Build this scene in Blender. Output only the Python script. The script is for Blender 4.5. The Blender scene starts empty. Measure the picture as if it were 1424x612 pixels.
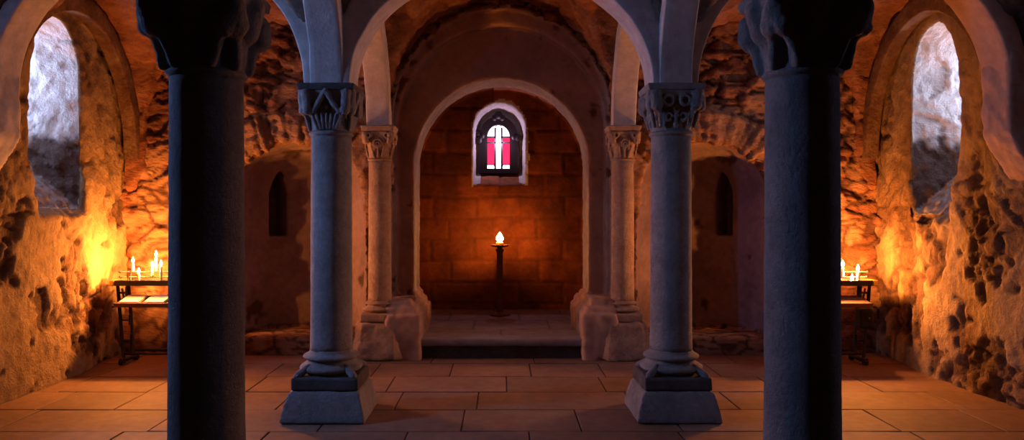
import bpy, math, random
import numpy as np
from mathutils import Vector, Matrix

random.seed(7)
COL = bpy.context.scene.collection
PI = math.pi
H_CAM, FPX, VX, HY = 1.4, 1050.0, 697.0, 295.0


def at(px, py, Y):
    """picture point at depth Y -> place in the crypt"""
    return Vector(((px - VX) * Y / FPX, Y, H_CAM + (HY - py) * Y / FPX))


# ------------------------------------------------------------------ noise
def _hash(i, j, k, seed):
    with np.errstate(over='ignore'):
        h = (i.astype(np.uint32) * np.uint32(374761393) + j.astype(np.uint32) * np.uint32(668265263)
             + k.astype(np.uint32) * np.uint32(2147483647) + np.uint32(seed * 974711 + 12345))
        h = (h ^ (h >> np.uint32(13))) * np.uint32(1274126177)
        h = (h ^ (h >> np.uint32(16))) * np.uint32(2246822519)
        h = h ^ (h >> np.uint32(15))
    return (h & np.uint32(0xFFFFFF)).astype(np.float32) / np.float32(0xFFFFFF)


def vnoise(P, seed=0):
    Pi = np.floor(P).astype(np.int64)
    F = (P - Pi).astype(np.float32)
    F = F * F * (3 - 2 * F)
    out = 0
    for a in (0, 1):
        for b in (0, 1):
            for c in (0, 1):
                w = (F[:, 0] if a else 1 - F[:, 0]) * (F[:, 1] if b else 1 - F[:, 1]) * (F[:, 2] if c else 1 - F[:, 2])
                out = out + w * _hash(Pi[:, 0] + a, Pi[:, 1] + b, Pi[:, 2] + c, seed)
    return out


def fbm(P, octaves=4, seed=0):
    s, a, t = 0, 0.5, 0
    for o in range(octaves):
        s = s + a * vnoise(P * (2.03 ** o) + 17.3 * o, seed + o)
        t += a
        a *= 0.5
    return s / t


def voro(P, seed=0):
    Pi = np.floor(P).astype(np.int64)
    f1 = np.full(len(P), 9.0, np.float32)
    f2 = f1.copy()
    cid = np.zeros(len(P), np.float32)
    for a in (-1, 0, 1):
        for b in (-1, 0, 1):
            for c in (-1, 0, 1):
                I, J, K = Pi[:, 0] + a, Pi[:, 1] + b, Pi[:, 2] + c
                d = np.sqrt((I + .15 + .7 * _hash(I, J, K, seed) - P[:, 0]) ** 2
                            + (J + .15 + .7 * _hash(I, J, K, seed + 1) - P[:, 1]) ** 2
                            + (K + .15 + .7 * _hash(I, J, K, seed + 2) - P[:, 2]) ** 2)
                near = d < f1
                f2 = np.where(near, f1, np.minimum(f2, d))
                cid = np.where(near, _hash(I, J, K, seed + 3), cid)
                f1 = np.where(near, d, f1)
    return f1, f2, cid


def sstep(a, b, x):
    t = np.clip((x - a) / (b - a), 0, 1)
    return t * t * (3 - 2 * t)


# ------------------------------------------------------------------ solid shapes -> meshes
def surface(f, lo, hi, h):
    n = [int(round((hi[i] - lo[i]) / h)) + 1 for i in range(3)]
    ax = [np.linspace(lo[i], lo[i] + h * (n[i] - 1), n[i], dtype=np.float32) for i in range(3)]
    X, Y, Z = ax[0][:, None, None], ax[1][None, :, None], ax[2][None, None, :]
    V = np.broadcast_to(f(X, Y, Z), n).astype(np.float32)
    ins = V < 0
    cnt = np.zeros([k - 1 for k in n], np.int8)
    sl = lambda a, m: slice(a, m - 1 + a)
    corners = [(a, b, c) for a in (0, 1) for b in (0, 1) for c in (0, 1)]
    for a, b, c in corners:
        cnt += ins[sl(a, n[0]), sl(b, n[1]), sl(c, n[2])]
    act = np.argwhere((cnt > 0) & (cnt < 8))
    idx = np.full(cnt.shape, -1, np.int64)
    idx[act[:, 0], act[:, 1], act[:, 2]] = np.arange(len(act))
    cv = [V[act[:, 0] + a, act[:, 1] + b, act[:, 2] + c] for a, b, c in corners]
    acc = np.zeros((len(act), 3), np.float32)
    num = np.zeros(len(act), np.float32)
    for p in range(8):
        for q in range(p + 1, 8):
            d = [abs(corners[p][k] - corners[q][k]) for k in range(3)]
            if sum(d) != 1:
                continue
            m = (cv[p] < 0) != (cv[q] < 0)
            den = np.where(m, cv[p] - cv[q], 1)
            t = np.where(m, cv[p] / den, 0)
            for k in range(3):
                acc[:, k] += np.where(m, corners[p][k] + t * (corners[q][k] - corners[p][k]), 0)
            num += m
    P = (act + acc / num[:, None]) * h + np.array(lo)
    quads = []
    for k in range(3):
        u, v = (k + 1) % 3, (k + 2) % 3
        s0 = [slice(None)] * 3; s1 = [slice(None)] * 3
        s0[k] = slice(0, n[k] - 1); s1[k] = slice(1, n[k])
        A, B = ins[tuple(s0)], ins[tuple(s1)]
        e = np.argwhere(A != B)
        e = e[(e[:, u] > 0) & (e[:, v] > 0) & (e[:, u] < n[u] - 1) & (e[:, v] < n[v] - 1)]
        flip = A[e[:, 0], e[:, 1], e[:, 2]]
        def g(du, dv):
            c = e.copy(); c[:, u] -= du; c[:, v] -= dv
            return idx[c[:, 0], c[:, 1], c[:, 2]]
        q = np.stack([g(1, 1), g(0, 1), g(0, 0), g(1, 0)], 1)
        q[~flip] = q[~flip][:, ::-1]
        quads.append(q)
    return P.astype(np.float32), np.concatenate(quads)


def new_mesh(name, P, F, mats, parent=None, smooth=True, attr=None, midx=None):
    me = bpy.data.meshes.new(name)
    P = np.asarray(P, np.float32)
    if isinstance(F, np.ndarray):
        me.vertices.add(len(P)); me.vertices.foreach_set('co', P.ravel())
        me.loops.add(F.size); me.loops.foreach_set('vertex_index', F.ravel().astype(np.int32))
        me.polygons.add(len(F))
        me.polygons.foreach_set('loop_start', np.arange(0, F.size, F.shape[1], dtype=np.int32))
        me.update(calc_edges=True)
        me.validate()
    else:
        me.from_pydata([tuple(map(float, p)) for p in P], [], [tuple(map(int, f)) for f in F])
    for m in (mats if isinstance(mats, (list, tuple)) else [mats]):
        me.materials.append(m)
    if smooth:
        me.polygons.foreach_set('use_smooth', np.ones(len(me.polygons), bool))
    if attr is not None:
        a = me.color_attributes.new('tint', 'FLOAT_COLOR', 'POINT')
        full = np.ones((len(P), 4), np.float32); full[:, :3] = attr
        a.data.foreach_set('color', full.ravel())
    if midx is not None:
        me.polygons.foreach_set('material_index', np.asarray(midx, np.int32))
    me.update()
    o = bpy.data.objects.new(name, me)
    COL.objects.link(o)
    o.parent = parent
    return o


def normals(P, F):
    N = np.zeros_like(P)
    a, b, c, d = (P[F[:, i]] for i in range(4))
    fn = np.cross(c - a, d - b)
    for i in range(4):
        for k in range(3):
            N[:, k] += np.bincount(F[:, i], fn[:, k], len(P))
    return N / np.maximum(np.linalg.norm(N, axis=1), 1e-9)[:, None]


def solid(name, f, lo, hi, h, mats, parent=None, skin=None, pick=None, offset=(0, 0, 0)):
    """skin(P, N) -> displacement, tint rgb ; pick(face centres) -> material index"""
    P, F = surface(f, lo, hi, h)
    attr = midx = None
    if skin:
        N = normals(P, F)
        d, attr = skin(P, N)
        P = P + N * d[:, None]
    if pick:
        midx = pick(P[F].mean(1))
    return new_mesh(name, P, F, mats, parent, True, attr, midx)


def thing(name, label, cat, loc=(0, 0, 0), group=None, rz=0):
    o = bpy.data.objects.new(name, None)
    COL.objects.link(o)
    o.location = loc
    o.rotation_euler.z = rz
    o.empty_display_size = .1
    tag(o, label, cat, group)
    return o


def tag(o, label=None, cat=None, group=None, kind=None):
    for k, v in (('label', label), ('category', cat), ('group', group), ('kind', kind)):
        if v:
            o[k] = v
    return o


# ------------------------------------------------------------------ materials
def nodes_of(name):
    m = bpy.data.materials.new(name)
    m.use_nodes = True
    nt = m.node_tree
    b = nt.nodes['Principled BSDF']
    return m, nt, b


def mixc(nt, fac, a, b, mode='MIX'):
    n = nt.nodes.new('ShaderNodeMix'); n.data_type = 'RGBA'; n.blend_type = mode
    for s, v in ((n.inputs[0], fac), (n.inputs[6], a), (n.inputs[7], b)):
        if isinstance(v, bpy.types.NodeSocket):
            nt.links.new(v, s)
        elif isinstance(v, (int, float)):
            s.default_value = v
        else:
            s.default_value = (*v, 1)
    return n.outputs[2]


def noise_tex(nt, scale, detail=6, rough=.6, vec=None):
    n = nt.nodes.new('ShaderNodeTexNoise')
    n.inputs['Scale'].default_value = scale
    n.inputs['Detail'].default_value = detail
    n.inputs['Roughness'].default_value = rough
    if vec is not None:
        nt.links.new(vec, n.inputs['Vector'])
    return n.outputs['Fac']


def ramp(nt, fac, stops):
    n = nt.nodes.new('ShaderNodeValToRGB')
    e = n.color_ramp.elements
    while len(e) < len(stops):
        e.new(.5)
    for k, (p, c) in enumerate(stops):
        e[k].position = p
        e[k].color = (*c, 1) if not isinstance(c, float) else (c, c, c, 1)
    nt.links.new(fac, n.inputs[0])
    return n.outputs[0]


def stone_mat(name, dark, mid, light, scale=3., bump=.35, bump_scale=45., rough=.9, plaster=None, joint=None, attr=True, spec=.2, bed=1., coarse=0.):
    m, nt, b = nodes_of(name)
    tc = nt.nodes.new('ShaderNodeTexCoord').outputs['Object']
    if bed != 1.:
        mp = nt.nodes.new('ShaderNodeMapping'); mp.inputs['Scale'].default_value = (1, 1, bed)
        nt.links.new(tc, mp.inputs[0]); tc = mp.outputs[0]
    n1 = noise_tex(nt, scale, 8, .62, tc)
    n2 = noise_tex(nt, scale * 7, 6, .65, tc)
    c = ramp(nt, n1, [(.3, dark), (.5, mid), (.7, light)])
    c = mixc(nt, .55, c, ramp(nt, n2, [(.3, .45), (.7, 1.)]), 'MULTIPLY')
    if attr:
        a = nt.nodes.new('ShaderNodeAttribute'); a.attribute_name = 'tint'
        sp = nt.nodes.new('ShaderNodeSeparateColor')
        nt.links.new(a.outputs['Color'], sp.inputs[0])
        c = mixc(nt, .75, c, ramp(nt, sp.outputs[0], [(0., .35), (1., 1.)]), 'MULTIPLY')
        if plaster:
            pc = mixc(nt, ramp(nt, n2, [(.35, 0.), (.75, 1.)]), plaster, tuple(v * .72 for v in plaster))
            c = mixc(nt, sp.outputs[1], c, pc)
        if joint:
            c = mixc(nt, sp.outputs[2], c, joint)
    nt.links.new(c, b.inputs['Base Color'])
    b.inputs['Roughness'].default_value = rough
    b.inputs['Specular IOR Level'].default_value = spec
    bp = nt.nodes.new('ShaderNodeBump')
    bp.inputs['Strength'].default_value = bump
    bp.inputs['Distance'].default_value = .02
    nb = noise_tex(nt, bump_scale, 8, .68, tc)
    nt.links.new(nb, bp.inputs['Height'])
    if coarse:
        b2 = nt.nodes.new('ShaderNodeBump'); b2.inputs['Strength'].default_value = 1.
        b2.inputs['Distance'].default_value = coarse
        nt.links.new(noise_tex(nt, bump_scale * .28, 10, .62, tc), b2.inputs['Height'])
        nt.links.new(b2.outputs[0], bp.inputs['Normal'])
    nt.links.new(bp.outputs[0], b.inputs['Normal'])
    return m


def plain(name, col, rough=.6, metal=0., emit=None, strength=0., bump=0.):
    m, nt, b = nodes_of(name)
    tc = nt.nodes.new('ShaderNodeTexCoord').outputs['Object']
    n = noise_tex(nt, 30, 5, .6, tc)
    nt.links.new(mixc(nt, n, tuple(v * .75 for v in col), tuple(min(1, v * 1.2) for v in col)), b.inputs['Base Color'])
    b.inputs['Roughness'].default_value = rough
    b.inputs['Metallic'].default_value = metal
    if emit:
        b.inputs['Emission Color'].default_value = (*emit, 1)
        b.inputs['Emission Strength'].default_value = strength
    if bump:
        bp = nt.nodes.new('ShaderNodeBump'); bp.inputs['Strength'].default_value = bump
        bp.inputs['Distance'].default_value = .01
        nt.links.new(noise_tex(nt, 60, 6, .6, tc), bp.inputs['Height'])
        nt.links.new(bp.outputs[0], b.inputs['Normal'])
    return m


M_SIDE = stone_mat('rubble and old plaster', (.09, .04, .02), (.21, .115, .06), (.33, .225, .125), 4.2, .8, 42,
                   plaster=(.35, .25, .135), joint=(.07, .04, .025), coarse=.035)
M_EAST = stone_mat('red layered sandstone', (.24, .09, .045), (.43, .185, .095), (.56, .30, .165), 2.6, .8, 40,
                   plaster=(.50, .30, .175), joint=(.06, .03, .02), bed=2.2, coarse=.06)
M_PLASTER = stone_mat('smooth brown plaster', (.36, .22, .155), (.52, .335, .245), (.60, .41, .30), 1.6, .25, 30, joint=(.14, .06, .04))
M_APSE = stone_mat('squared red apse stone', (.15, .045, .016), (.31, .095, .032), (.42, .15, .055), 2.6, .5, 30,
                   joint=(.08, .035, .02))
M_MAUVE = stone_mat('mauve lime plaster', (.20, .14, .14), (.30, .21, .205), (.36, .26, .26), 2.2, .2, 30, joint=(.08, .05, .04))
M_WHITE = stone_mat('whitewashed reveal', (.42, .40, .39), (.62, .60, .58), (.74, .72, .70), 2.5, .5, 45,
                    plaster=(.66, .64, .62), joint=(.07, .042, .032), coarse=.03)
M_RIB = stone_mat('grey arch plaster', (.46, .42, .40), (.60, .56, .53), (.68, .64, .61), 1.8, .3, 40)
M_VAULT = stone_mat('shade toned vault plaster', (.07, .05, .04), (.14, .10, .075), (.22, .165, .125), 2.6, .6, 34)  # dark colour carries the shade of the unlit near bays
M_COLUMN = stone_mat('grey column stone', (.19, .175, .165), (.27, .25, .235), (.34, .315, .30), 4., .7, 60, attr=False)
M_RESPOND = stone_mat('reddish column stone', (.30, .20, .14), (.43, .30, .21), (.55, .40, .28), 4, .8, 55, attr=False)
M_SLABDARK = stone_mat('dark plinth slab', (.06, .055, .05), (.10, .09, .085), (.14, .13, .12), 5, .35, 50, attr=False)
M_FLOOR = stone_mat('sandstone paving', (.21, .115, .070), (.27, .152, .096), (.33, .20, .13), 1.6, .12, 28, .72, joint=(.03, .02, .015), spec=.3)
M_STEP = stone_mat('grey sanctuary paving', (.22, .19, .19), (.30, .27, .27), (.36, .32, .33), 1.5, .12, 30, .8, joint=(.05, .04, .04))
M_IRON = plain('wrought iron', (.035, .030, .028), .55, .6)
M_BRASS = plain('brass end fitting', (.55, .38, .12), .35, .9)
M_RUST = plain('rusty iron', (.16, .07, .04), .7, .4)
M_WAX = plain('cream wax', (.85, .72, .48), .5)
M_WICK = plain('burnt wick', (.02, .02, .02), .9)
M_PAPER = plain('white paper', (.72, .68, .60), .8)
M_BOX = plain('black offering box', (.006, .006, .0065), .8)
M_FRAME = plain('dark window iron', (.012, .005, .006), .6)


def emitter(name, col, s):
    m = bpy.data.materials.new(name); m.use_nodes = True
    nt = m.node_tree
    nt.nodes.remove(nt.nodes['Principled BSDF'])
    e = nt.nodes.new('ShaderNodeEmission')
    e.inputs[0].default_value = (*col, 1); e.inputs[1].default_value = s
    nt.links.new(e.outputs[0], nt.nodes['Material Output'].inputs[0])
    return m


FLAME_C = (1., .305, .056)
M_FLAME = emitter('candle flame', FLAME_C, 4700.)
M_FLAME_SMALL = emitter('altar candle flame', FLAME_C, 230.)
M_DAY = {(-1, 6.30): emitter('daylight glass', (.50, .62, 1.), 28.), (-1, 4.05): emitter('open daylight glass', (.22, .42, 1.), 115.),
         (1, 6.30): emitter('pale daylight glass', (.66, .72, 1.), 22.), (1, 4.05): emitter('shaded daylight glass', (.50, .58, 1.), 14.)}
M_RED = emitter('red stained glass', (1., .025, .10), 1.3)
M_PALE = emitter('pale stained glass', (.88, .80, 1.), 3.)


# ------------------------------------------------------------------ 2D/3D distance shapes
def arch(x, z, half, spring, rise, bottom=-9.):
    e = (np.sqrt((x / half) ** 2 + (np.maximum(z - spring, 0) / rise) ** 2) - 1) * np.minimum(half, rise)
    return np.maximum(e, bottom - z)


def box(X, Y, Z, lo, hi, r=0.):
    c = [(lo[i] + hi[i]) / 2 for i in range(3)]
    s = [(hi[i] - lo[i]) / 2 - r for i in range(3)]
    dx, dy, dz = abs(X - c[0]) - s[0], abs(Y - c[1]) - s[1], abs(Z - c[2]) - s[2]
    out = np.sqrt(np.maximum(dx, 0) ** 2 + np.maximum(dy, 0) ** 2 + np.maximum(dz, 0) ** 2)
    return out + np.minimum(np.maximum(dx, np.maximum(dy, dz)), 0) - r


def capsule(X, Y, Z, a, b, r):
    a = np.array(a, float); d = np.array(b, float) - a
    L = max(float(d @ d), 1e-9)
    t = np.clip(((X - a[0]) * d[0] + (Y - a[1]) * d[1] + (Z - a[2]) * d[2]) / L, 0, 1)
    return np.sqrt((X - a[0] - t * d[0]) ** 2 + (Y - a[1] - t * d[1]) ** 2 + (Z - a[2] - t * d[2]) ** 2) - r


def smin(a, b, k):
    h = np.clip(.5 + .5 * (b - a) / k, 0, 1)
    return b + (a - b) * h - k * h * (1 - h)


# ------------------------------------------------------------------ layout
XW, YE = 3.66, 7.5                     # side walls, end wall
COLX, Y1, Y2, Y3 = 1.18, 2.97, 5.25, 7.33
ZS = 2.27                              # springing of the vaults
APX, APR = 2.0, .65                    # side apses


# ---- end wall with the chancel, its apse and the two side apses
def east(X, Y, Z):
    ax = abs(X)
    w = YE - Y + 0 * X + 0 * Z
    # voussoir ring of the side apses stands a little proud
    q = np.sqrt(((ax - APX) / .62) ** 2 + (np.maximum(Z - 1.58, 0) / .5) ** 2)
    ring = np.maximum(np.maximum(q - 1.62, .98 - q) * .5, np.maximum(1.35 - Z, YE - .05 - Y))
    w = np.minimum(w, ring)
    # low kerb of the side apses and the pier bases
    w = np.minimum(w, box(ax, Y, Z, (1.25, 7.38, -.2), (2.62, 8.4, .18), .02))
    base = box(ax, Y, Z, (.765, 7.12, -.2), (1.10, 8.3, .44), .03)
    base = np.minimum(base, box(ax, Y, Z, (.80, 7.16, .40), (1.12, 8.3, .50), .045))
    base = np.minimum(base, box(ax, Y, Z, (.86, 7.22, .48), (1.12, 8.3, .56), .03))
    w2 = np.minimum(w, base)
    # cavities
    c = np.maximum(arch(X, Z, 1.10, 2.25, 1.19), Y - 7.64)
    c = np.minimum(c, np.maximum(arch(X, Z, 1.06, 2.2, 1.09), Y - 7.77))
    c = np.minimum(c, np.maximum(arch(X, Z, .903, 1.88, .903), Y - 8.42))
    c = np.minimum(c, np.maximum(np.maximum(arch(X, Z, 1.02, 1.88, 1.04), 8.38 - Y), Y - 9.4))
    d = np.clip((Y - 9.4) / .35, 0, 1)
    half = .325 - .04 * d
    n = (np.sqrt(((X + .025) / half) ** 2 + (np.maximum(Z - (2.43 - .02 * d), 0) / half) ** 2) - 1) * .2
    n = np.maximum(np.maximum(n, (1.74 + .18 * d) - Z), np.maximum(Y - 9.75, 9.3 - Y))
    c = np.minimum(c, n)
    e = (np.sqrt(((ax - APX) / APR) ** 2 + ((Y - YE) / APR) ** 2 + (np.maximum(Z - 1.58, 0) / .52) ** 2) - 1) * .5
    e = np.minimum(e, np.maximum(arch(ax - APX, Z, .62, 1.58, .5), Y - 7.7))
    # pointed slit niche in each side apse
    t = math.radians(35)
    rx, ry = math.sin(t), math.cos(t)
    along = (ax - APX) * rx + (Y - YE) * ry
    across = (ax - APX) * ry - (Y - YE) * rx
    hw = .088 - .088 * np.clip((Z - 1.60) / .25, 0, 1) ** 1.3
    s = np.maximum(np.maximum(abs(across) - hw, np.maximum(1.15 - Z, Z - 1.85)), np.maximum(along - 1.0, .4 - along))
    e = np.minimum(e, s)
    e = np.maximum(e, .18 - Z)
    w = np.maximum(w, -e)
    w = np.maximum(w, -c)
    return np.minimum(w, base)


def east_region(P):
    """1 chancel plaster, 2 apse stone, 3 apse plaster, 4 window reveal, 0 rubble"""
    x, y, z = P[:, 0], P[:, 1], P[:, 2]
    ax = abs(x)
    r = np.zeros(len(P), int)
    q = arch(x, z, 1.07, 2.22, 1.12)
    r[(y > 7.53) & (ax < 1.2) & (z > .58)] = 1
    r[(ax < 1.2) & (z <= .60)] = 1
    r[(y > 7.815) & (ax < 1.2) & (z > .58)] = 4
    r[(y > 8.43) & (ax < 1.2)] = 2
    wob = (fbm(P * 9, 3, 91) - .5) * .07
    r[(y > 9.36) & (arch(x + .02, z, .355 + wob, 2.43, .36 + wob, 1.74 + wob * 2) < 0) & ~((abs(x + .02) < .235) & (z < 1.98))] = 4
    r[(y > 7.56) & (ax > 1.25) & (z > .2)] = 3
    return r


def east_skin(P, N):
    reg = east_region(P)
    rough = (reg == 0)
    warp = fbm(P * 2.2, 3, 3)[:, None] * .5
    f1, f2, cid = voro((P + warp) * np.array([3.0, 3.0, 8.5]), 11)
    joint = 1 - sstep(.02, .16, f2 - f1)
    f1b, f2b, cidb = voro((P + warp * .3) * np.array([6.0, 6.0, 12.]), 21)
    fine = fbm(P * 14, 4, 31)
    low = fbm(P * 1.6, 3, 41)
    mask = sstep(.50, .60, fbm(P * 2.6 + 5, 4, 51))
    # voussoirs around the side apses
    ax = abs(P[:, 0])
    q = np.sqrt(((ax - APX) / .62) ** 2 + (np.maximum(P[:, 2] - 1.58, 0) / .5) ** 2)
    ring = (q > .9) & (q < 1.66) & (P[:, 2] > 1.4) & rough & (P[:, 1] < 7.62)
    ang = np.arctan2(P[:, 2] - 1.35, (ax - APX) * .9)
    av = ang / .17 + .7 * vnoise(P * 4, 5)
    vj = .6 - .6 * sstep(.03, .14, np.abs(av - np.round(av)))
    joint = np.where(ring, vj, joint)
    cid = np.where(ring, _hash(np.floor(av + .5).astype(np.int64), np.sign(P[:, 0]).astype(np.int64), np.zeros(len(P), np.int64), 3), cid)
    d = (cid - .5) * .055 - joint * .03 + (fine - .5) * .09 + (low - .5) * .05 - (cidb - .5) * .035
    d = d * (1 - .55 * mask)
    ring_mask = np.where(ring, .55 + .3 * fine, 0)
    # piers bases, kerbs: worn, not jagged
    lowz = sstep(.75, .5, P[:, 2]) * (P[:, 1] < 7.9)
    d = d * (1 - .8 * lowz)
    # big squared blocks of the apse
    zz = P[:, 2] / .27 + .15 * vnoise(P * 2, 8)
    row = np.floor(zz)
    xx = P[:, 0] / .55 + .5 * (row % 2) + .3 * _hash(row.astype(np.int64), row.astype(np.int64), row.astype(np.int64), 2)
    jb = np.maximum(1 - sstep(.02, .07, np.abs(zz - np.round(zz))), 1 - sstep(.015, .04, np.abs(xx - np.round(xx))))
    cb = _hash(np.floor(xx).astype(np.int64), row.astype(np.int64), np.zeros(len(P), np.int64), 9)
    smooth_d = (fine - .5) * .012 + (low - .5) * .02
    block_d = (cb - .5) * .02 - jb * .015 + (fine - .5) * .02
    dd = np.where(rough, d, np.where(reg == 2, block_d, smooth_d))
    dd = np.where(reg == 4, (fine - .5) * .022, dd)
    dd = np.where((reg == 1) & (P[:, 2] < .6), (fine - .5) * .035 + (low - .5) * .03, dd)
    # spalls in the chancel plaster
    sp = sstep(.70, .78, fbm(P * 5.5 + 2, 3, 61)) * np.isin(reg, (1, 3))
    dd = dd - sp * .012
    tint = np.stack([np.where(rough, cid, np.where(reg == 2, cb, .5 + .5 * low)),
                     np.where(rough, np.maximum(mask * (1 - joint * .5) * .8, ring_mask), 0),
                     np.where(rough, joint * .85, np.where(reg == 2, jb * .28 + .35 * sstep(.5, .62, fbm(P * 3.1, 3, 7)), sp))], 1)
    return dd, tint


def east_pick(C):
    return np.array([0, 1, 2, 3, 4])[east_region(C)]


o = solid('wall_east', east, (-3.9, 7.0, -.06), (3.9, 9.84, 3.85), .022, [M_EAST, M_PLASTER, M_APSE, M_MAUVE, M_WHITE], None, east_skin, east_pick)
tag(o, kind='structure')


# ---- side walls with deep splayed windows
WIN_Y = (6.30, 4.05)
FAR = {-1: 6.36, 1: 6.54}


def side(X, Y, Z, far=6.36, sill=1.34):    # left wall; mirrored for the right one
    w = X + XW + 0 * Z + .09 * np.clip((Y - 6.5) / .6, 0, 1)
    dep = -XW - X
    # shallow arched recess around each window
    for yc in (far, WIN_Y[1]):
        rec = np.maximum(arch(Y - yc - .05, Z, .86, 2.35, .78, 1.05), dep - .08 * np.clip((Z - 1.15) / .7, 0, 1) ** 1.5)
        w = np.maximum(w, -rec)
        t = np.clip(dep / .95, 0, 1)
        half = .37 + .02 * np.sin((Z - 1.4) * 2.2) - .18 * t
        crown = 3.05 - .10 * t
        sp = crown - half * 1.25
        c = (np.sqrt(((Y - yc + .03 * t) / half) ** 2 + (np.maximum(Z - sp, 0) / (half * 1.25)) ** 2) - 1) * .3
        c = np.maximum(c, (sill + .95 * np.clip(dep, 0, .82)) - Z)
        c = np.maximum(c, dep - .95)
        w = np.maximum(w, -c)
    return w


def side_region(P):
    dep = -XW - P[:, 0]
    r = np.zeros(len(P), int)
    for yc in WIN_Y:
        inside = (dep > .10) & (abs(P[:, 1] - yc) < .7) & (P[:, 2] > 1.24)
        r[inside] = 1
    return r


def side_skin(seed):
    def skin(P, N):
        reg = side_region(P)
        warp = fbm(P * 1.9, 3, 3 + seed)[:, None] * .6
        f1, f2, cid = voro((P + warp) * np.array([3.4, 3.4, 5.2]), 13 + seed)
        joint = 1 - sstep(.03, .2, f2 - f1)
        fine = fbm(P * 13, 4, 33 + seed)
        low = fbm(P * 1.5, 3, 43 + seed)
        m0 = fbm(P * 2.0 + 3, 4, 53 + seed)
        mask = sstep(.43, .50, m0)                       # where the old render still holds
        holes = sstep(.575, .625, fbm(P * np.array([3.6, 3.6, 2.6]) + 9 + .5 * fbm(P * 8, 3, 77 + seed)[:, None], 6, 63 + seed))
        up = sstep(1.3, 1.75, P[:, 2])                   # smoother around the window
        mask = np.clip(mask + .55 * up, 0, 1)
        holes = holes * (1 - .7 * up)
        d = (1 - mask) * ((cid - .5) * .035 - joint * .022) + (fine - .5) * (.055 - .028 * mask) + mask * .016 + (low - .5) * .07
        d = d - holes * .03
        d = np.where(reg == 1, (fine - .5) * .05 + (low - .5) * .03 + (cid - .5) * .02, d)
        lowrev = (reg == 1) & (P[:, 2] < 2.06)
        tint = np.stack([.25 + .75 * cid, mask * (1 - holes) * (.55 + .45 * sstep(.35, .6, fine)),
                         np.clip(joint * (1 - mask) * .9 + holes * .75, 0, 1)], 1)
        stone_low = np.where(N[:, 2] > .45, .62, sstep(2.12, 1.98, P[:, 2] + .3 * (fine - .5))) * (reg == 1) * (P[:, 2] < 2.3)
        tint = np.where((reg == 1)[:, None], np.stack([.7 + .3 * cid, .75 + 0 * cid, stone_low * .95 + .2 * sstep(.6, .7, fine)], 1), tint)
        return d, tint
    return skin


for s, nm in ((-1, 'wall_left'), (1, 'wall_right')):
    lo, hi, h = (-4.70, 2.4, -.06), (-3.38, 7.62, 3.7), .022
    P, F = surface((lambda X, Y, Z: side(X, Y, Z, 6.54, 1.29)) if s > 0 else side, lo, hi, h)
    N = normals(P, F)
    if s > 0:                             # same layout, different stones
        d, attr = side_skin(100)(P * np.array([1, 1, 1]), N)
    else:
        d, attr = side_skin(0)(P, N)
    midx = side_region(P[F].mean(1))
    P = P + N * d[:, None]
    if s > 0:
        P[:, 0] *= -1
        F = F[:, ::-1]
    o = new_mesh(nm, P, F, [M_SIDE, M_WHITE], None, True, attr, midx)
    tag(o, kind='structure')

# ---- groin vault
def vault(X, Y, Z):
    ax = abs(X)
    mid = ax < COLX
    u = np.where(mid, X / 1.13, (ax - 2.38) / 1.14)
    bx = np.where(mid, 1.27, 1.02)
    dz = np.maximum(Z - ZS, 0)
    fx = (np.sqrt(u ** 2 + (dz / bx) ** 2) - 1) * 1.1
    yc = np.where(Y < Y1, 1.83, np.where(Y < Y2, (Y1 + Y2) / 2, (Y2 + 7.5) / 2))
    yh = np.where(Y < Y1, 1.09, np.where(Y < Y2, 1.09, 1.08))
    fy = (np.sqrt(((Y - yc) / yh) ** 2 + (dz / 1.02) ** 2) - 1) * 1.05
    v = -np.minimum(fx, fy)
    cap = np.where(ax < 2.4, ZS, 1.62 + .5 * np.clip((XW - ax) / .3, 0, 1))
    return np.maximum(v, cap - Z)


def vault_skin(P, N):
    fine = fbm(P * 11, 4, 71)
    low = fbm(P * 2.2, 3, 72)
    f1, f2, cid = voro(P * np.array([4., 4., 6.]), 73)
    d = (fine - .5) * .07 + (low - .5) * .05 + (cid - .5) * .03
    return d, np.stack([.3 + .7 * cid, 0 * cid, 0 * cid], 1)


o = solid('ceiling', vault, (-3.72, .7, 1.5), (3.72, 7.62, 3.66), .03, [M_VAULT, M_EAST], None, vault_skin, lambda C: (C[:, 1] > Y2).astype(int))  # nearer bays take the plaster with shade painted in
tag(o, kind='structure')


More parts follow.
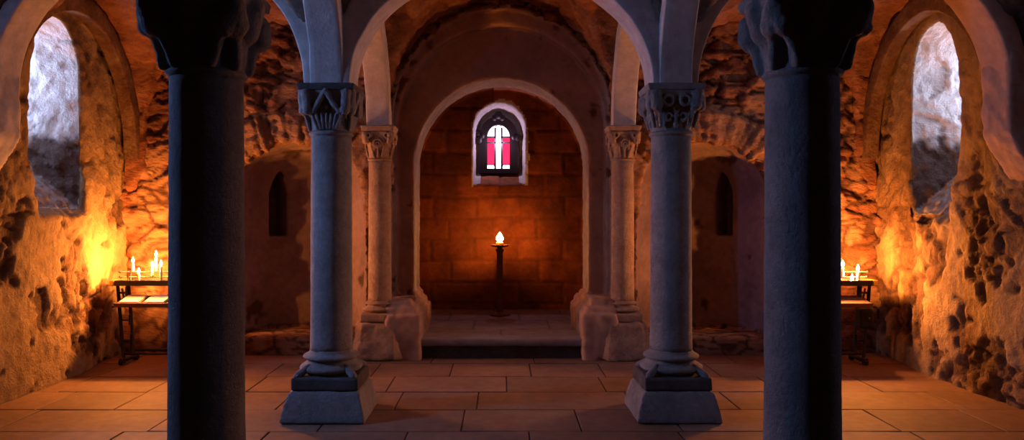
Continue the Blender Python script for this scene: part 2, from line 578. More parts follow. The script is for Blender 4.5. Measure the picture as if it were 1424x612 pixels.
# ---- plastered arches between the columns
def rib(a, b, zs, rise_in, rise_out, width, out_extra, name, mat, seed):
    a, b = Vector(a), Vector(b)
    c = (a + b) / 2
    half = (b - a).length / 2
    t = (b - a).normalized()
    n = Vector((-t.y, t.x))
    NA, NW, NT = 44, 5, 3
    loop = [(-.5 + k / NW, 0) for k in range(NW)] + [(.5, k / NT) for k in range(NT)] + [(.5 - k / NW, 1) for k in range(NW)] + [(-.5, 1 - k / NT) for k in range(NT)]
    P, F = [], []
    for i in range(NA + 1):
        th = PI * i / NA
        for w, r in loop:
            hr = half + out_extra * r
            zr = rise_in + (rise_out - rise_in) * r
            p = c + t * (-math.cos(th) * hr) + n * (w * width)
            P.append((p.x, p.y, zs + math.sin(th) * zr))
    L = len(loop)
    for i in range(NA):
        for k in range(L):
            F.append((i * L + k, i * L + (k + 1) % L, (i + 1) * L + (k + 1) % L, (i + 1) * L + k))
    P = np.array(P, np.float32)
    ns = (fbm(P * 7, 3, seed) - .5) * .022
    P[:, 2] += ns
    P[:, 0] += (fbm(P * 6 + 9, 3, seed + 1) - .5) * .014
    P[:, 1] += (fbm(P * 6 + 4, 3, seed + 2) - .5) * .014
    F = np.array(F)[:, ::-1]
    o = new_mesh(name, P, F, mat, None, False, np.stack([.6 + .4 * fbm(P * 3, 3, 5)] + [0 * ns] * 2, 1))
    m = o.modifiers.new('b', 'BEVEL'); m.width = .012; m.segments = 2; m.limit_method = 'ANGLE'; m.angle_limit = 1.0
    tag(o, kind='structure')
    return o


k = 0
for yy in (Y1, Y2):
    for x0, x1, ri, ro in ((-COLX, COLX, .84, 1.32), (-XW, -COLX, .95, 1.08), (COLX, XW, .95, 1.08)):
        g = .155
        rib((x0 + (g if x0 != -XW else .22), yy), (x1 - (g if x1 != XW else .22), yy), ZS - .005, ri, ro, .30, .13, 'transverse_arch', M_PLASTER if x0 == COLX else M_RIB, 200 + k)  # right arches: browner plaster puts that side's shade into the colour
        k += 10
for xx in (-COLX, COLX):
    for ya, yb in ((Y1, Y2), (Y2, Y3), (.7, Y1)):
        top = ZS - .005 if yb != Y3 else ZS - .04
        rib((xx, ya + .155), (xx, yb - (.155 if yb != Y3 else .10)), top, .88, 1.10, .225, .13, 'longitudinal_arch', M_RIB, 400 + k)
        k += 10
for sx in (-1, 1):
    for ya, yb in ((Y1 + .1, Y2 - .05), (Y2 + .14, 7.42)):
        rib((sx * (XW - .02), ya + .14), (sx * (XW - .02), yb - .02), 1.92, 1.18, 1.34, .13, .14, 'wall_arch', M_SIDE, 600 + k)
        k += 10

# ---- wall piers that carry the side arches, tapering into the wall
for sx in (-1, 1):
    def pier(X, Y, Z):
        front = 3.43 + .34 * np.clip((1.95 - Z) / .5, 0, 1) ** 1.2
        return np.maximum(np.maximum(front - X * sx, abs(Y - Y2) - .15), np.maximum(Z - 2.5, 1.40 - Z)) * .8

    def pier_skin(P, N):
        f = fbm(P * 9, 4, 95)
        return (f - .5) * .035, np.stack([.5 + .5 * f, 0 * f, 0 * f], 1)
    lo = (3.25, Y2 - .2, 1.36) if sx > 0 else (-3.80, Y2 - .2, 1.36)
    hi = (3.80, Y2 + .2, 2.54) if sx > 0 else (-3.25, Y2 + .2, 2.54)
    tag(solid('wall_pier', pier, lo, hi, .018, M_PLASTER if sx > 0 else M_RIB, None, pier_skin), kind='structure')  # right pier likewise: darker plaster stands in for shade

# ---- floor
rows = [1.0, 1.5, 2.0, 2.5, 3.02, 3.6, 4.2, 4.82, 5.35, 5.88, 6.42, 6.98, 7.62]
P, F, A = [], [], []
rng = random.Random(5)
for r in range(len(rows) - 1):
    x = -3.9 - rng.random() * .6
    while x < 3.9:
        w = rng.uniform(.55, 1.15)
        x0, x1, y0, y1 = x + .0025, x + w - .0025, rows[r] + .0025, rows[r + 1] - .0025
        x += w
        tnt = rng.uniform(.45, 1.)
        zt = [rng.uniform(-.003, .003) for _ in range(4)]
        b = len(P)
        cs = ((x0, y0), (x1, y0), (x1, y1), (x0, y1))
        ci = ((x0 + .006, y0 + .006), (x1 - .006, y0 + .006), (x1 - .006, y1 - .006), (x0 + .006, y1 - .006))
        P += [(cx, cy, -.03) for cx, cy in cs] + [(cx, cy, zt[i] - .005) for i, (cx, cy) in enumerate(cs)] + [(cx, cy, zt[i]) for i, (cx, cy) in enumerate(ci)]
        A += [(tnt, 0, 1)] * 4 + [(tnt, 0, .6)] * 4 + [(tnt, 0, 0)] * 4
        for i in range(4):
            j = (i + 1) % 4
            F += [(b + i, b + j, b + 4 + j, b + 4 + i), (b + 4 + i, b + 4 + j, b + 8 + j, b + 8 + i)]
        F.append((b + 8, b + 9, b + 10, b + 11))
b = len(P)
P += [(-3.9, .9, -.022), (3.9, .9, -.022), (3.9, 7.7, -.022), (-3.9, 7.7, -.022)]
A += [(.5, 0, 1)] * 4
F.append((b, b + 1, b + 2, b + 3))
tag(new_mesh('floor', P, F, M_FLOOR, None, False, np.array(A)), kind='structure')


def step(X, Y, Z):
    return np.minimum(box(X, Y, Z, (-1.06, 7.17, .125), (1.06, 9.6, .19), .012), box(X, Y, Z, (-1.06, 7.235, -.2), (1.06, 9.6, .16), .012))


def step_skin(P, N):
    fine = fbm(P * 9, 3, 81)
    yy = (P[:, 1] - 7.19) / .62
    xx = P[:, 0] / .8 + .37 * np.floor(yy)
    j = np.maximum(1 - sstep(.006, .02, np.abs(yy - np.round(yy))), 1 - sstep(.006, .018, np.abs(xx - np.round(xx))))
    j = j * (N[:, 2] > .7) * (P[:, 1] > 7.4)
    return (fine - .5) * .014 - j * .004, np.stack([.5 + .5 * fine, 0 * fine, j * .6], 1)


tag(solid('floor_sanctuary', step, (-1.1, 7.1, -.05), (1.1, 9.6, .25), .016, [M_STEP, M_SLABDARK], None, step_skin, lambda C: ((C[:, 1] < 7.27) & (C[:, 2] < .125)).astype(int)), kind='structure')


# ------------------------------------------------------------------ columns
def lathe(name, prof, mat, parent, seg=48, jitter=.003, seed=0, square=None):
    P, F = [], []
    # refine the profile so that noise has vertices to move
    pts = []
    for (r0, z0), (r1, z1) in zip(prof, prof[1:]):
        n = max(1, int(math.hypot(r1 - r0, z1 - z0) / .035))
        pts += [(r0 + (r1 - r0) * i / n, z0 + (z1 - z0) * i / n) for i in range(n)]
    pts.append(prof[-1])
    for r, z in pts:
        for i in range(seg):
            a = 2 * PI * i / seg
            P.append((r * math.cos(a), r * math.sin(a), z))
    P = np.array(P, np.float32)
    off = (fbm(P * 9 + seed, 3, seed) - .5) * 2 * jitter
    rad = np.hypot(P[:, 0], P[:, 1])
    P[:, :2] *= (1 + off / np.maximum(rad, .02))[:, None]
    n = len(pts)
    for j in range(n - 1):
        for i in range(seg):
            k = (i + 1) % seg
            F.append((j * seg + i, j * seg + k, (j + 1) * seg + k, (j + 1) * seg + i))
    F.append(tuple(range(seg))[::-1]); F.append(tuple((n - 1) * seg + i for i in range(seg)))
    return new_mesh(name, P, F, mat, parent, True)


def bead(r, z, h, bulge, n=6):
    """half round moulding profile"""
    return [(r + bulge * math.sin(PI * i / n), z + h * i / n) for i in range(n + 1)]


def taper_box(name, h0, h1, z0, z1, mat, parent, res=.012, r=.012, amp=.008, seed=0, chamfer=0.):
    def f(X, Y, Z):
        t = np.clip((Z - z0) / (z1 - z0), 0, 1)
        hh = h0 + (h1 - h0) * t ** 1.25
        q = np.maximum(abs(X), abs(Y)) - hh
        if chamfer:
            q = np.maximum(q, (abs(X) + abs(Y)) * .7071 - hh * (1.4142 - chamfer))
        qz = abs(Z - (z0 + z1) / 2) - (z1 - z0) / 2
        q, qz = q + r, qz + r
        return np.sqrt(np.maximum(q, 0) ** 2 + np.maximum(qz, 0) ** 2) + np.minimum(np.maximum(q, qz), 0) - r
    def skin(P, N):
        return (fbm(P * 9 + seed, 4, seed) - .5) * 2 * amp, np.ones((len(P), 3), np.float32)
    m = max(h0, h1) + .03
    return solid(name, f, (-m, -m, z0 - .03), (m, m, z1 + .03), res, mat, parent, skin)


def capital(name, z0, z1, r0, ht, style, mat, parent, res=.0065, seed=0):
    """carved capital: round below, square above"""
    H = z1 - z0
    def f(X, Y, Z):
        t = np.clip((Z - z0) / H, 0, 1)
        v = np.maximum(abs(X), abs(Y)); u = np.minimum(abs(X), abs(Y))
        rad = np.sqrt(X ** 2 + Y ** 2)
        g = r0 + (ht * .93 - r0) * t ** 1.7
        sq = np.maximum(v - g, (u + v) * .7071 - g * 1.16)
        bell = (rad - g) * (1 - t) + sq * t
        d = np.maximum(bell, abs(Z - (z0 + z1) / 2) - H / 2)
        zz = lambda q: z0 + q * H
        gg = lambda q: r0 + (ht * .93 - r0) * q ** 1.7
        def add(a, b, rr, kk=.008):
            nonlocal d
            d = smin(d, capsule(u, v, Z, (a[0], gg(a[1]) + a[2], zz(a[1])), (b[0], gg(b[1]) + b[2], zz(b[1])), rr), kk)
        def cut(a, b, rr):
            nonlocal d
            d = np.maximum(d, -capsule(u, v, Z, (a[0], gg(a[1]) + a[2], zz(a[1])), (b[0], gg(b[1]) + b[2], zz(b[1])), rr))
        def torus(cu, q, out, R, rr):
            nonlocal d
            w = np.sqrt((u - cu) ** 2 + (Z - zz(q)) ** 2) - R
            tt = np.sqrt(w ** 2 + (v - gg(q) - out) ** 2) - rr
            d = smin(d, tt, .006)
        s = ht / .195
        if style == 'strap':
            cut((0, .52, .0), (0, .78, .005), .034 * s)
            cut((.0, .42, .01), (.05 * s, .50, .01), .018 * s)
            add((.0, .98, .012), (.062 * s, .62, .018), .019 * s)
            add((.062 * s, .62, .018), (.088 * s, .46, .022), .016 * s)
            add((0, .60, -.005), (0, .60, -.005), .016 * s)
            for i in range(4):
                add((.022 * s * i, .06, .0), (.034 * s * i, .40, .010), .0115 * s, .005)
            add((.14 * s, .95, -.01), (.128 * s, .50, .012), .034 * s, .015)
        elif style == 'scroll':
            torus(.060 * s, .74, .012, .034 * s, .013 * s)
            torus(.050 * s, .34, .010, .026 * s, .012 * s)
            torus(0, .54, .008, .020 * s, .010 * s)
            add((.0, .10, .004), (.0, .40, .014), .012 * s)
            add((.10 * s, .12, .0), (.115 * s, .5, .012), .014 * s)
            cut((.0, .84, .02), (.0, .92, .02), .020 * s)
            cut((.105 * s, .58, .02), (.11 * s, .66, .02), .017 * s)
            cut((.02 * s, .26, .014), (.022 * s, .30, .014), .011 * s)
            add((.145 * s, .92, -.012), (.135 * s, .62, .012), .040 * s, .012)
        elif style == 'palmette':
            torus(.0, .55, .010, .046 * s, .012 * s)
            torus(.0, .52, .012, .020 * s, .011 * s)
            cut((.075 * s, .60, .006), (.082 * s, .76, .006), .018 * s)
            cut((.06 * s, .22, .008), (.05 * s, .34, .008), .014 * s)
            add((.0, .05, .0), (.0, .36, .012), .013 * s)
            add((.045 * s, .05, .0), (.075 * s, .42, .012), .012 * s)
            torus(.105 * s, .84, .006, .026 * s, .013 * s)
            add((.15 * s, .92, -.01), (.13 * s, .60, .006), .028 * s, .012)
        else:                                            # broad lobed cushion
            add((.155 * s, .80, -.02), (.13 * s, .60, .0), .052 * s, .03)
            add((.0, .92, .005), (.0, .60, .0), .045 * s, .04)
            add((.07 * s, .12, .0), (.10 * s, .42, .0), .022 * s, .02)
        return d
    def skin(P, N):
        return (fbm(P * 26 + seed, 3, seed) - .5) * .012, np.ones((len(P), 3), np.float32)
    m = ht * 1.35
    return solid(name, f, (-m, -m, z0 - .02), (m, m, z1 + .02), res, mat, parent, skin)


def big_column(x, y, style, mat, mslab, label, seed):
    c = thing('stone_column', label, 'column', (x, y, 0), 'free standing crypt columns')
    taper_box('plinth', .285, .232, 0, .205, mat, c, .012, .02, .008, seed)
    taper_box('plinth_slab', .226, .222, .205, .295, mslab, c, .010, .012, .006, seed + 1)
    prof = [(.15, .290)] + bead(.165, .295, .075, .050) + [(.165, .378)] + bead(.158, .384, .048, .034) + [(.150, .44), (.146, .455)]
    lathe('base_moulding', prof, mat, c, 56, .004, seed + 2)
    for i in range(4):                                   # corner spurs over the slab
        a = PI / 4 + i * PI / 2
        def f(X, Y, Z, a=a):
            return capsule(X, Y, Z, (.18 * math.cos(a), .18 * math.sin(a), .345), (.265 * math.cos(a), .265 * math.sin(a), .302), .026)
        cx, cy = .22 * math.cos(a), .22 * math.sin(a)
        solid('corner_spur', f, (cx - .09, cy - .09, .26), (cx + .09, cy + .09, .39), .008, mat, c)
    lathe('shaft', [(.146, .45), (.1425, .60), (.141, 1.2), (.137, 1.925)], mat, c, 56, .0025, seed + 3)
    lathe('necking_ring', [(.132, 1.918)] + bead(.139, 1.922, .030, .014) + [(.132, 1.956)], mat, c, 56, .003, seed + 4)
    if style == 'cushion':
        capital('capital', 1.93, 2.222, .137, .196, style, mat, c, .008, seed)
    else:
        capital('capital', 1.953, 2.222, .134, .190, style, mat, c, .0065, seed)
    taper_box('abacus', .188, .198, 2.222, 2.268, mslab if style == 'strap' else mat, c, .009, .01, .004, seed + 5)
    return c


big_column(-1.157, Y1, 'cushion', M_COLUMN, M_SLABDARK, 'black silhouetted column in the foreground, standing before the corner with five lit candles', 1)
big_column(1.183, Y1, 'cushion', M_COLUMN, M_SLABDARK, 'black silhouetted column in the foreground, standing before the rack with the black offering box', 21)
big_column(-COLX, Y2, 'strap', M_COLUMN, M_SLABDARK, 'bluish grey round column whose capital has crossed straps and ribbed leaves', 41)
big_column(COLX, Y2, 'scroll', M_COLUMN, M_SLABDARK, 'grey round column whose capital is a tangle of deep scrolls', 61)


def respond(x, y, label, seed):
    c = thing('respond_column', label, 'column', (x, y, 0), 'slender columns at the chancel arch')
    taper_box('pedestal', .255, .195, 0, .355, M_RESPOND, c, .012, .03, .026, seed, .22)
    taper_box('plinth_slab', .168, .165, .350, .44, M_RESPOND, c, .010, .012, .010, seed + 1)
    prof = [(.12, .435)] + bead(.125, .44, .055, .040) + [(.118, .505)] + bead(.116, .51, .03, .026) + [(.112, .55)]
    lathe('base_moulding', prof, M_RESPOND, c, 40, .014, seed + 2)
    lathe('shaft', [(.112, .545), (.109, 1.2), (.106, 1.895)], M_RESPOND, c, 44, .003, seed + 3)
    lathe('necking_ring', [(.100, 1.888)] + bead(.106, 1.892, .024, .012) + [(.100, 1.92)], M_RESPOND, c, 44, .003, seed + 4)
    capital('capital', 1.918, 2.170, .104, .158, 'palmette', M_RESPOND, c, .0065, seed)
    taper_box('abacus', .150, .165, 2.170, 2.226, M_RESPOND, c, .009, .01, .008, seed + 5)
    return c


respond(-COLX + .005, Y3 - .02, 'slim reddish column with palmette capital on a worn block, behind the column with strap capital', 81)
respond(COLX - .005, Y3 - .02, 'slim reddish column with palmette capital on a worn block, behind the column with scroll capital', 91)


# ------------------------------------------------------------------ windows
def tube(P, F, pts, r, seg=8, close=False):
    """append a round bar along pts"""
    n = len(pts)
    pts = [Vector(p) for p in pts]
    b0 = len(P)
    up = None
    for i, p in enumerate(pts):
        if close:
            d = (pts[(i + 1) % n] - pts[i - 1]).normalized()
        else:
            d = (pts[min(i + 1, n - 1)] - pts[max(i - 1, 0)]).normalized()
        ref = Vector((0, 0, 1)) if abs(d.z) < .95 else Vector((1, 0, 0))
        s = d.cross(ref).normalized()
        if up is not None and s.dot(up) < 0:
            s = -s
        up = s
        t = s.cross(d)
        for k in range(seg):
            a = 2 * PI * k / seg
            P.append(p + s * (r * math.cos(a)) + t * (r * math.sin(a)))
    for i in range(n if close else n - 1):
        for k in range(seg):
            j = (i + 1) % n
            F.append((b0 + i * seg + k, b0 + i * seg + (k + 1) % seg, b0 + j * seg + (k + 1) % seg, b0 + j * seg + k))
    if not close:
        F.append(tuple(b0 + k for k in range(seg))); F.append(tuple(b0 + (n - 1) * seg + k for k in range(seg))[::-1])


def bar(P, F, lo, hi):
    b = len(P)
    P += [(x, y, z) for x in (lo[0], hi[0]) for y in (lo[1], hi[1]) for z in (lo[2], hi[2])]
    F += [tuple(b + i for i in q) for q in ((0, 1, 3, 2), (4, 6, 7, 5), (0, 4, 5, 1), (2, 3, 7, 6), (0, 2, 6, 4), (1, 5, 7, 3))]


# sanctuary window: cross of pale glass between red panes
YG = 9.66
w = bpy.data.objects.new('window_1', None); COL.objects.link(w); w.location.x = -.035; tag(w, kind='structure')
HWG, ZB, ZSP = .142, 1.955, 2.36                            # half width, sill, springing of the glass


def wpt(px, py):
    return at(px, py, YG)


def arched_plate(name, half_out, half_in, zb_out, zb_in, zs, y0, y1, mat, parent, n=28):
    """arched frame with an arched opening"""
    def outline(h, zb):
        return [(-h, zb)] + [(-h * math.cos(PI * i / n), zs + h * 1.08 * math.sin(PI * i / n)) for i in range(n + 1)] + [(h, zb)]
    o, i_ = outline(half_out, zb_out), outline(half_in, zb_in)
    P, F = [], []
    m = len(o)
    for y in (y0, y1):
        P += [(x, y, z) for x, z in o] + [(x, y, z) for x, z in i_]
    for a in range(m):
        b = (a + 1) % m
        F += [(a, b, m + b, m + a), (2 * m + b, 2 * m + a, 3 * m + a, 3 * m + b), (b, a, 2 * m + a, 2 * m + b), (m + a, m + b, 3 * m + b, 3 * m + a)]
    return new_mesh(name, P, F, mat, parent, False)


arched_plate('frame', .245, HWG, ZB - .06, ZB, ZSP, YG - .03, YG + .06, M_FRAME, w)


def knob(X, Y, Z, c, r):
    return np.sqrt((X - c[0]) ** 2 + ((Y - c[1]) * 1.3) ** 2 + (Z - c[2]) ** 2) - r


lobes = [((0, YG - .03, 2.635), .052), ((-.05, YG - .03, 2.60), .04), ((.05, YG - .03, 2.60), .04), ((-.265, YG - .03, 2.395), .045), ((-.255, YG - .03, 2.31), .045), ((-.215, YG - .03, 2.37), .04),
         ((.255, YG - .03, 2.345), .05), ((.205, YG - .03, 2.35), .04)]


def lob(X, Y, Z):
    d = 9.
    for c, r in lobes:
        d = np.minimum(d, knob(X, Y, Z, c, r))
    hole = np.sqrt((X + .262) ** 2 + (Z - 2.353) ** 2) - .016
    return np.maximum(d, -hole)


solid('frame_lobes', lob, (-.36, YG - .1, 2.2), (.36, YG + .06, 2.75), .008, M_FRAME, w)


def pane(name, poly, y, mat):
    P = [(x, y, z) for x, z in poly] + [(x, y + .006, z) for x, z in poly]
    n = len(poly)
    F = [tuple(range(n)), tuple(range(2 * n - 1, n - 1, -1))] + [(i, n + i, n + (i + 1) % n, (i + 1) % n) for i in range(n)]
    return new_mesh(name, P, F, mat, w, False)


CW = .034
for s in (-1, 1):
    arc = [(s * HWG * math.cos(a), ZSP + HWG * 1.08 * math.sin(a)) for a in np.linspace(.02, PI / 2 - .26, 10)]
    pane('pale_pane', [(s * (CW + .006), ZSP + .005)] + arc + [(s * (CW + .006), arc[-1][1])], YG + .02, M_PALE)
    pane('red_pane', [(s * CW, ZSP - .062), (s * HWG, ZSP - .062), (s * HWG, ZSP - .005), (s * CW, ZSP - .005)], YG + .02, M_RED)
    pane('red_pane', [(s * (CW + .012), ZB + .05), (s * HWG, ZB + .05), (s * HWG, ZSP - .075), (s * (CW + .012), ZSP - .075)], YG + .02, M_RED)
    pane('pale_pane', [(s * (CW + .005), ZB + .002), (s * HWG, ZB + .002), (s * HWG, ZB + .046), (s * (CW + .03), ZB + .046)], YG + .02, M_PALE)
pane('cross_pane', [(-CW, ZB + .004), (CW, ZB + .004), (CW, ZSP + .13), (CW * .5, ZSP + .148), (-CW * .5, ZSP + .148), (-CW, ZSP + .13)], YG + .015, M_PALE)
def lead(lo, hi):
    P, F = [], []
    bar(P, F, lo, hi)
    new_mesh('lead_bar', P, F, M_FRAME, w, False)


for s in (-1, 1):
    lead((s * (CW + .008) - .012, YG + .005, ZB), (s * (CW + .008) + .012, YG + .03, ZSP + .12))
    lead((min(s * CW, s * HWG), YG + .005, ZSP - .080), (max(s * CW, s * HWG), YG + .03, ZSP - .062))
    lead((min(s * CW, s * HWG), YG + .005, ZSP - .010), (max(s * CW, s * HWG), YG + .03, ZSP + .010))
    lead((min(s * CW, s * HWG), YG + .005, ZB + .046), (max(s * CW, s * HWG), YG + .03, ZB + .058))
for zz_ in (ZB + .024, ZB + .09, ZSP + .10):
    P, F = [], []
    tube(P, F, [(0, YG + .016, zz_), (0, YG + .006, zz_)], .007, 8)
    new_mesh('glass_stud', P, F, M_FRAME, w, False)

dl = bpy.data.lights.new('window_daylight', 'POINT')
dl.energy = 5.; dl.color = (.86, .62, 1.); dl.shadow_soft_size = 0.
dlo = bpy.data.objects.new('window_daylight', dl); COL.objects.link(dlo)
dlo.location = (-.035, YG - .07, 2.28)

# side windows: narrow lights at the outer end of the splays
wi = 2
for s in (-1, 1):
    for yc in WIN_Y:
        wn = bpy.data.objects.new('window_%d' % wi, None); COL.objects.link(wn); tag(wn, kind='structure')
        wi += 1
        wn.location = (s * (XW + .90), (FAR[s] if yc > 5 else yc) - .03, 0)
        hw, z0, z1 = .165, 2.20, 2.72
        P, F = [], []
        pts = [(-hw, z0), (hw, z0), (hw, z1)] + [(hw * math.cos(a), z1 + hw * math.sin(a)) for a in np.linspace(.2, PI - .2, 9)] + [(-hw, z1)]
        P = [(0, y, z) for y, z in pts]
        F = [tuple(range(len(pts)))] if s < 0 else [tuple(range(len(pts)))[::-1]]
        new_mesh('glass', P, F, M_DAY[(s, yc)], wn, False)
        P, F = [], []
        tube(P, F, [(-s * .012, y, z) for y, z in pts], .012, 6, True)
        new_mesh('frame', P, F, M_IRON, wn, True)
        for a_, b_ in [((-hw, zz_), (hw, zz_)) for zz_ in (2.38, 2.56, 2.72)] + [((0, z0), (0, z1 + hw))]:
            P, F = [], []
            tube(P, F, [(-s * .014, *a_), (-s * .014, *b_)], .006, 6)
            new_mesh('glazing_bar', P, F, M_IRON, wn, True)


# ------------------------------------------------------------------ candles
def lathe_at(name, prof, mat, parent, seg=16):
    P, F = [], []
    for r, z in prof:
        for i in range(seg):
            a = 2 * PI * i / seg
            P.append((r * math.cos(a), r * math.sin(a), z))
    n = len(prof)
    for j in range(n - 1):
        for i in range(seg):
            k = (i + 1) % seg
            F.append((j * seg + i, j * seg + k, (j + 1) * seg + k, (j + 1) * seg + i))
    F.append(tuple(range(seg))[::-1]); F.append(tuple((n - 1) * seg + i for i in range(seg)))
    return new_mesh(name, P, F, mat, parent, True)


def candle(loc, h, r, label, group=None, flame=.045, fr=.011, mat=M_FLAME):
    c = thing('candle', label, 'candle', loc, group)
    lathe_at('wax', [(r * 1.02, 0), (r, h * .5), (r * .97, h - .008), (r * .8, h - .002), (r * .45, h - .004), (.001, h - .006)], M_WAX, c, 20)
    lathe_at('wick', [(.0016, h - .008), (.0012, h + .012)], M_WICK, c, 6)
    z = h + .004
    lathe_at('flame', [(.001, z), (fr * .75, z + flame * .12), (fr, z + flame * .28), (fr * .82, z + flame * .5), (fr * .42, z + flame * .78), (.0008, z + flame)], mat, c, 10)
    return c


def rack(s, label, paper_labels, box_label=None):
    """trolley of bars with spiked candle rails; s = -1 left, +1 right"""
    X0 = 3.54 if s < 0 else 3.40                                              # outer end
    g = thing('candle_rack', label, 'candle rack', (s * X0, 6.93, 0))
    def bars(name, segs, mat, parent=g, seg=8):
        for pts, r in segs:
            P, F = [], []
            tube(P, F, [(-s * p[0], p[1], p[2]) for p in pts], r, seg)
            o = new_mesh(name, P, F, mat, parent, True)
        return o
    Lr = .80
    # tray
    P, F = [], []
    bar(P, F, (min(0, -s * Lr), -.02, .728), (max(0, -s * Lr), .22, .752))
    bar(P, F, (min(0, -s * Lr), -.03, .725), (max(0, -s * Lr), -.018, .775))
    bar(P, F, (min(0, -s * Lr), .215, .725), (max(0, -s * Lr), .227, .775))
    new_mesh('tray', P, F, M_IRON, g, False)
    P, F = [], []
    bar(P, F, (min(s * .045, -s * .005), -.035, .722), (max(s * .045, -s * .005), .23, .778))
    o = new_mesh('tray_end', P, F, M_BRASS, g, False)
    m = o.modifiers.new('b', 'BEVEL'); m.width = .008; m.segments = 2
    # legs (leaning), braces, feet
    for xa, xb in ((.02, .075), (Lr - .02, Lr - .075)):
        for ya in (.0, .20):
            bars('leg', [([(xa, ya, .73), (xb, ya, .06)], .016)], M_IRON)
    for xa in (.045, Lr - .045):
        d = 1 if xa < .5 else -1
        bars('brace', [([(xa + d * .055, 0, .60), (xa + d * .055, 0, .72)], .011), ([(xa - d * .02, 0, .66), (xa + d * .055, 0, .66)], .011),
                       ([(xa + d * .085, 0, .36), (xa + d * .085, 0, .46)], .011), ([(xa, 0, .41), (xa + d * .085, 0, .41)], .011),
                       ([(xa + d * .10, 0, .10), (xa + d * .10, 0, .28)], .012), ([(xa + d * .02, 0, .22), (xa + d * .10, 0, .22)], .011)], M_IRON)
        bars('foot', [([(xa + d * .03, -.05, .04), (xa + d * .03, .25, .04)], .022)], M_IRON)
        for yy in (-.035, .235):
            P, F = [], []
            tube(P, F, [(-s * (xa + d * .03 - .018), yy, .03), (-s * (xa + d * .03 + .018), yy, .03)], .030, 14)
            new_mesh('castor', P, F, M_IRON, g, True)
    bars('base_rail', [([(.09, 0, .10), (Lr - .09, 0, .10)], .012), ([(.09, .20, .10), (Lr - .09, .20, .10)], .012)], M_IRON)
    # sloping shelf below the tray
    P, F = [], []
    x0, x1 = sorted((-s * .09, -s * (Lr - .09)))
    n = len(P)
    for t in (0, 1):
        zz = -.012 * t
        P += [(x0, -.20, .570 + zz), (x1, -.20, .570 + zz), (x1, .04, .630 + zz), (x0, .04, .630 + zz)]
    F += [(0, 1, 2, 3), (7, 6, 5, 4), (0, 4, 5, 1), (1, 5, 6, 2), (2, 6, 7, 3), (3, 7, 4, 0)]
    bar(P, F, (x0, -.212, .552), (x1, -.198, .588))
    new_mesh('shelf', P, F, M_RUST, g, False)
    bars('shelf_bracket', [([(.082, -.205, .555), (.082, -.01, .61), (.06, -.0, .70)], .010), ([(Lr - .082, -.205, .555), (Lr - .082, -.01, .61), (Lr - .06, 0, .70)], .010)], M_IRON)
    # candle rails with diamond ends
    for ya, zz, xa, xb in ((.055, .800, .02, .74), (.10, .845, -.01, .76)):
        rl = bars('candle_rail', [([(xa, ya, zz), (xb, ya, zz)], .0055)], M_IRON)
        for xe in (xa, xb):
            P, F = [], []
            c = Vector((-s * xe, ya, zz))
            P = [c + Vector(v) * .017 for v in ((1.4, 0, 0), (-1.4, 0, 0), (0, 1, 0), (0, -1, 0), (0, 0, 1), (0, 0, -1))]
            F = [(0, 2, 4), (2, 1, 4), (1, 3, 4), (3, 0, 4), (2, 0, 5), (1, 2, 5), (3, 1, 5), (0, 3, 5)]
            new_mesh('rail_finial', P, F, M_IRON, rl, False)
        bars('rail_post', [([(.09, ya, .745), (.09, ya, zz + .012)], .008), ([(.70, ya, .745), (.70, ya, zz + .012)], .008)], M_IRON)
    if box_label:
        def f(X, Y, Z):
            return box(X, Y, Z, (-.062, -.05, -.085), (.062, .05, .085), .014)
        b = solid('offering_box', f, (-.08, -.07, -.1), (.08, .07, .1), .008, M_BOX)
        b.location = (s * X0 - s * .10, 6.858, .435)
        tag(b, box_label, 'offering box')
        P, F = [], []
        tube(P, F, [(.02, -.0505, .01), (.02, -.054, .01)], .008, 10)
        new_mesh('lock', P, F, M_BRASS, b, True)
        P, F = [], []
        bar(P, F, (-.05, -.03, .083), (.05, .03, .092))
        new_mesh('lid', P, F, M_IRON, b, False)
    for i, lb in enumerate(paper_labels):
        P, F = [], []
        xa = .13 + i * .22
        x0, x1 = sorted((-s * xa, -s * (xa + .17)))
        for t in (0, 1):
            zz = .004 + .022 * t
            P += [(x0, -.185, .574 + zz), (x1, -.185, .574 + zz), (x1, -.02, .6155 + zz), (x0, -.02, .6155 + zz)]
        F = [(3, 2, 1, 0), (4, 5, 6, 7), (0, 1, 5, 4), (1, 2, 6, 5), (2, 3, 7, 6), (3, 0, 4, 7)]
        o = new_mesh('leaflet_stack', P, F, M_PAPER, None, False)
        o.location = (s * X0, 6.93, 0)
        tag(o, lb, 'leaflets', 'leaflets on the sloping shelf')
    return g


rack(-1, 'black iron candle rack in the corner holding five tall lit candles', ['pale leaflet stack on the rack shelf below five candles, nearest the outer leg', 'pale leaflet stack on the rack shelf below five candles, half hidden by the dark column'])
rack(1, 'black iron candle rack in the corner with a black box on its leg', [], 'small black offering box fixed to the leg of the iron candle rack')

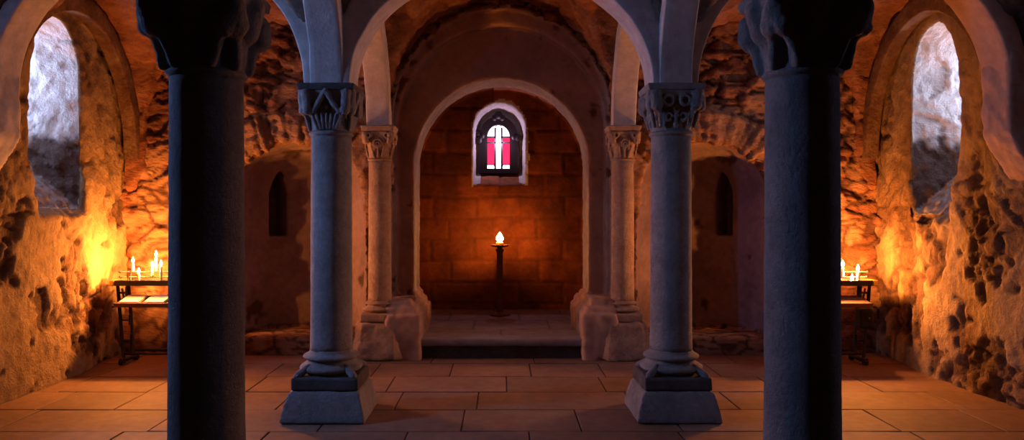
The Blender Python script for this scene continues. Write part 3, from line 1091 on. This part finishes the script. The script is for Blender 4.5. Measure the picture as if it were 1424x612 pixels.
GL, GR = 'candles on the rack with leaflets', 'candles on the rack with the black box'
for px, pyb, pyt, Y, lb, G in (
        (185, 376, 365, 7.03, 'thin lit candle on the rear rail, nearest the outer end of the five candle rack', GL),
        (193, 390, 380, 6.94, 'short lit candle in the tray front, lowest flame of the five', GL),
        (212, 382.5, 371, 6.985, 'thin lit candle on the middle rail, between the short one and the tallest', GL),
        (217, 375, 356, 7.03, 'tall lit candle on the rear rail with the highest flame of the five', GL),
        (224, 389, 369, 6.94, 'long lit candle in the tray front beside the dark column edge', GL),
        (1172, 383, 371, 6.985, 'thin lit candle close beside the dark column on the three candle rack', GR),
        (1193, 388, 377, 6.94, 'lit candle at the outer end of the three candle rack, above the black box', GR),
        (1185, 392.5, 391, 6.94, 'burnt down candle stub with a flame in the three candle rack', GR)):
    p = at(px, pyb, Y)
    zb = {7.03: .8505, 6.985: .8055, 6.94: .753}[Y]
    zt = at(px, pyt, Y).z
    k = 1.25 if G == GR else 1.
    candle((p.x, Y, zb), max(.02, zt - zb), .0115, lb, G, .045 * k, .011 * k)

# ------------------------------------------------------------------ the single candle stand in the apse
YS = 8.86
sx = at(695, 340, YS).x
g = thing('candle_stand', 'rusty iron candle stand with round dish alone in the middle of the apse', 'candle stand', (sx, YS, .193))
lathe_at('base', [(.125, 0), (.125, .012), (.07, .024), (.045, .04)], M_RUST, g, 28)
lathe_at('post', [(.042, .035), (.040, .06), (.036, .4), (.036, .72), (.030, .78), (.034, .80)], M_RUST, g, 20)
lathe_at('dish', [(.035, .795), (.09, .803), (.108, .815), (.110, .822), (.10, .818), (.04, .810), (.001, .810)], M_RUST, g, 28)
lathe_at('collar', [(.040, .74), (.048, .75), (.048, .765), (.040, .775)], M_RUST, g, 20)
candle((sx, YS, 1.004), .045, .045, 'thick pillar candle burning alone on the stand in the apse', None, .115, .044, M_FLAME_SMALL)

# ------------------------------------------------------------------ world, camera
w_ = bpy.data.worlds.new('World'); bpy.context.scene.world = w_
w_.use_nodes = True
w_.node_tree.nodes['Background'].inputs[0].default_value = (.35, .5, 1., 1)
w_.node_tree.nodes['Background'].inputs[1].default_value = .002

cam = bpy.data.cameras.new('camera')
cam.sensor_width = 36
cam.lens = FPX / 1424 * 36
cam.shift_x = (712 - VX) / 1424
cam.shift_y = -(306 - HY) / 1424
co = bpy.data.objects.new('camera', cam)
COL.objects.link(co)
co.location = (0, 0, H_CAM)
co.rotation_euler = (PI / 2, 0, 0)
sc = bpy.context.scene
sc.camera = co
sc.view_settings.view_transform = 'Standard'
sc.view_settings.look = 'None'
sc.view_settings.exposure = .45
sc.view_settings.gamma = 1.
sc.view_settings.use_curve_mapping = False
sc.cycles.use_denoising = True
sc.cycles.max_bounces = 8
sc.cycles.diffuse_bounces = 8
sc.cycles.sample_clamp_indirect = 6.
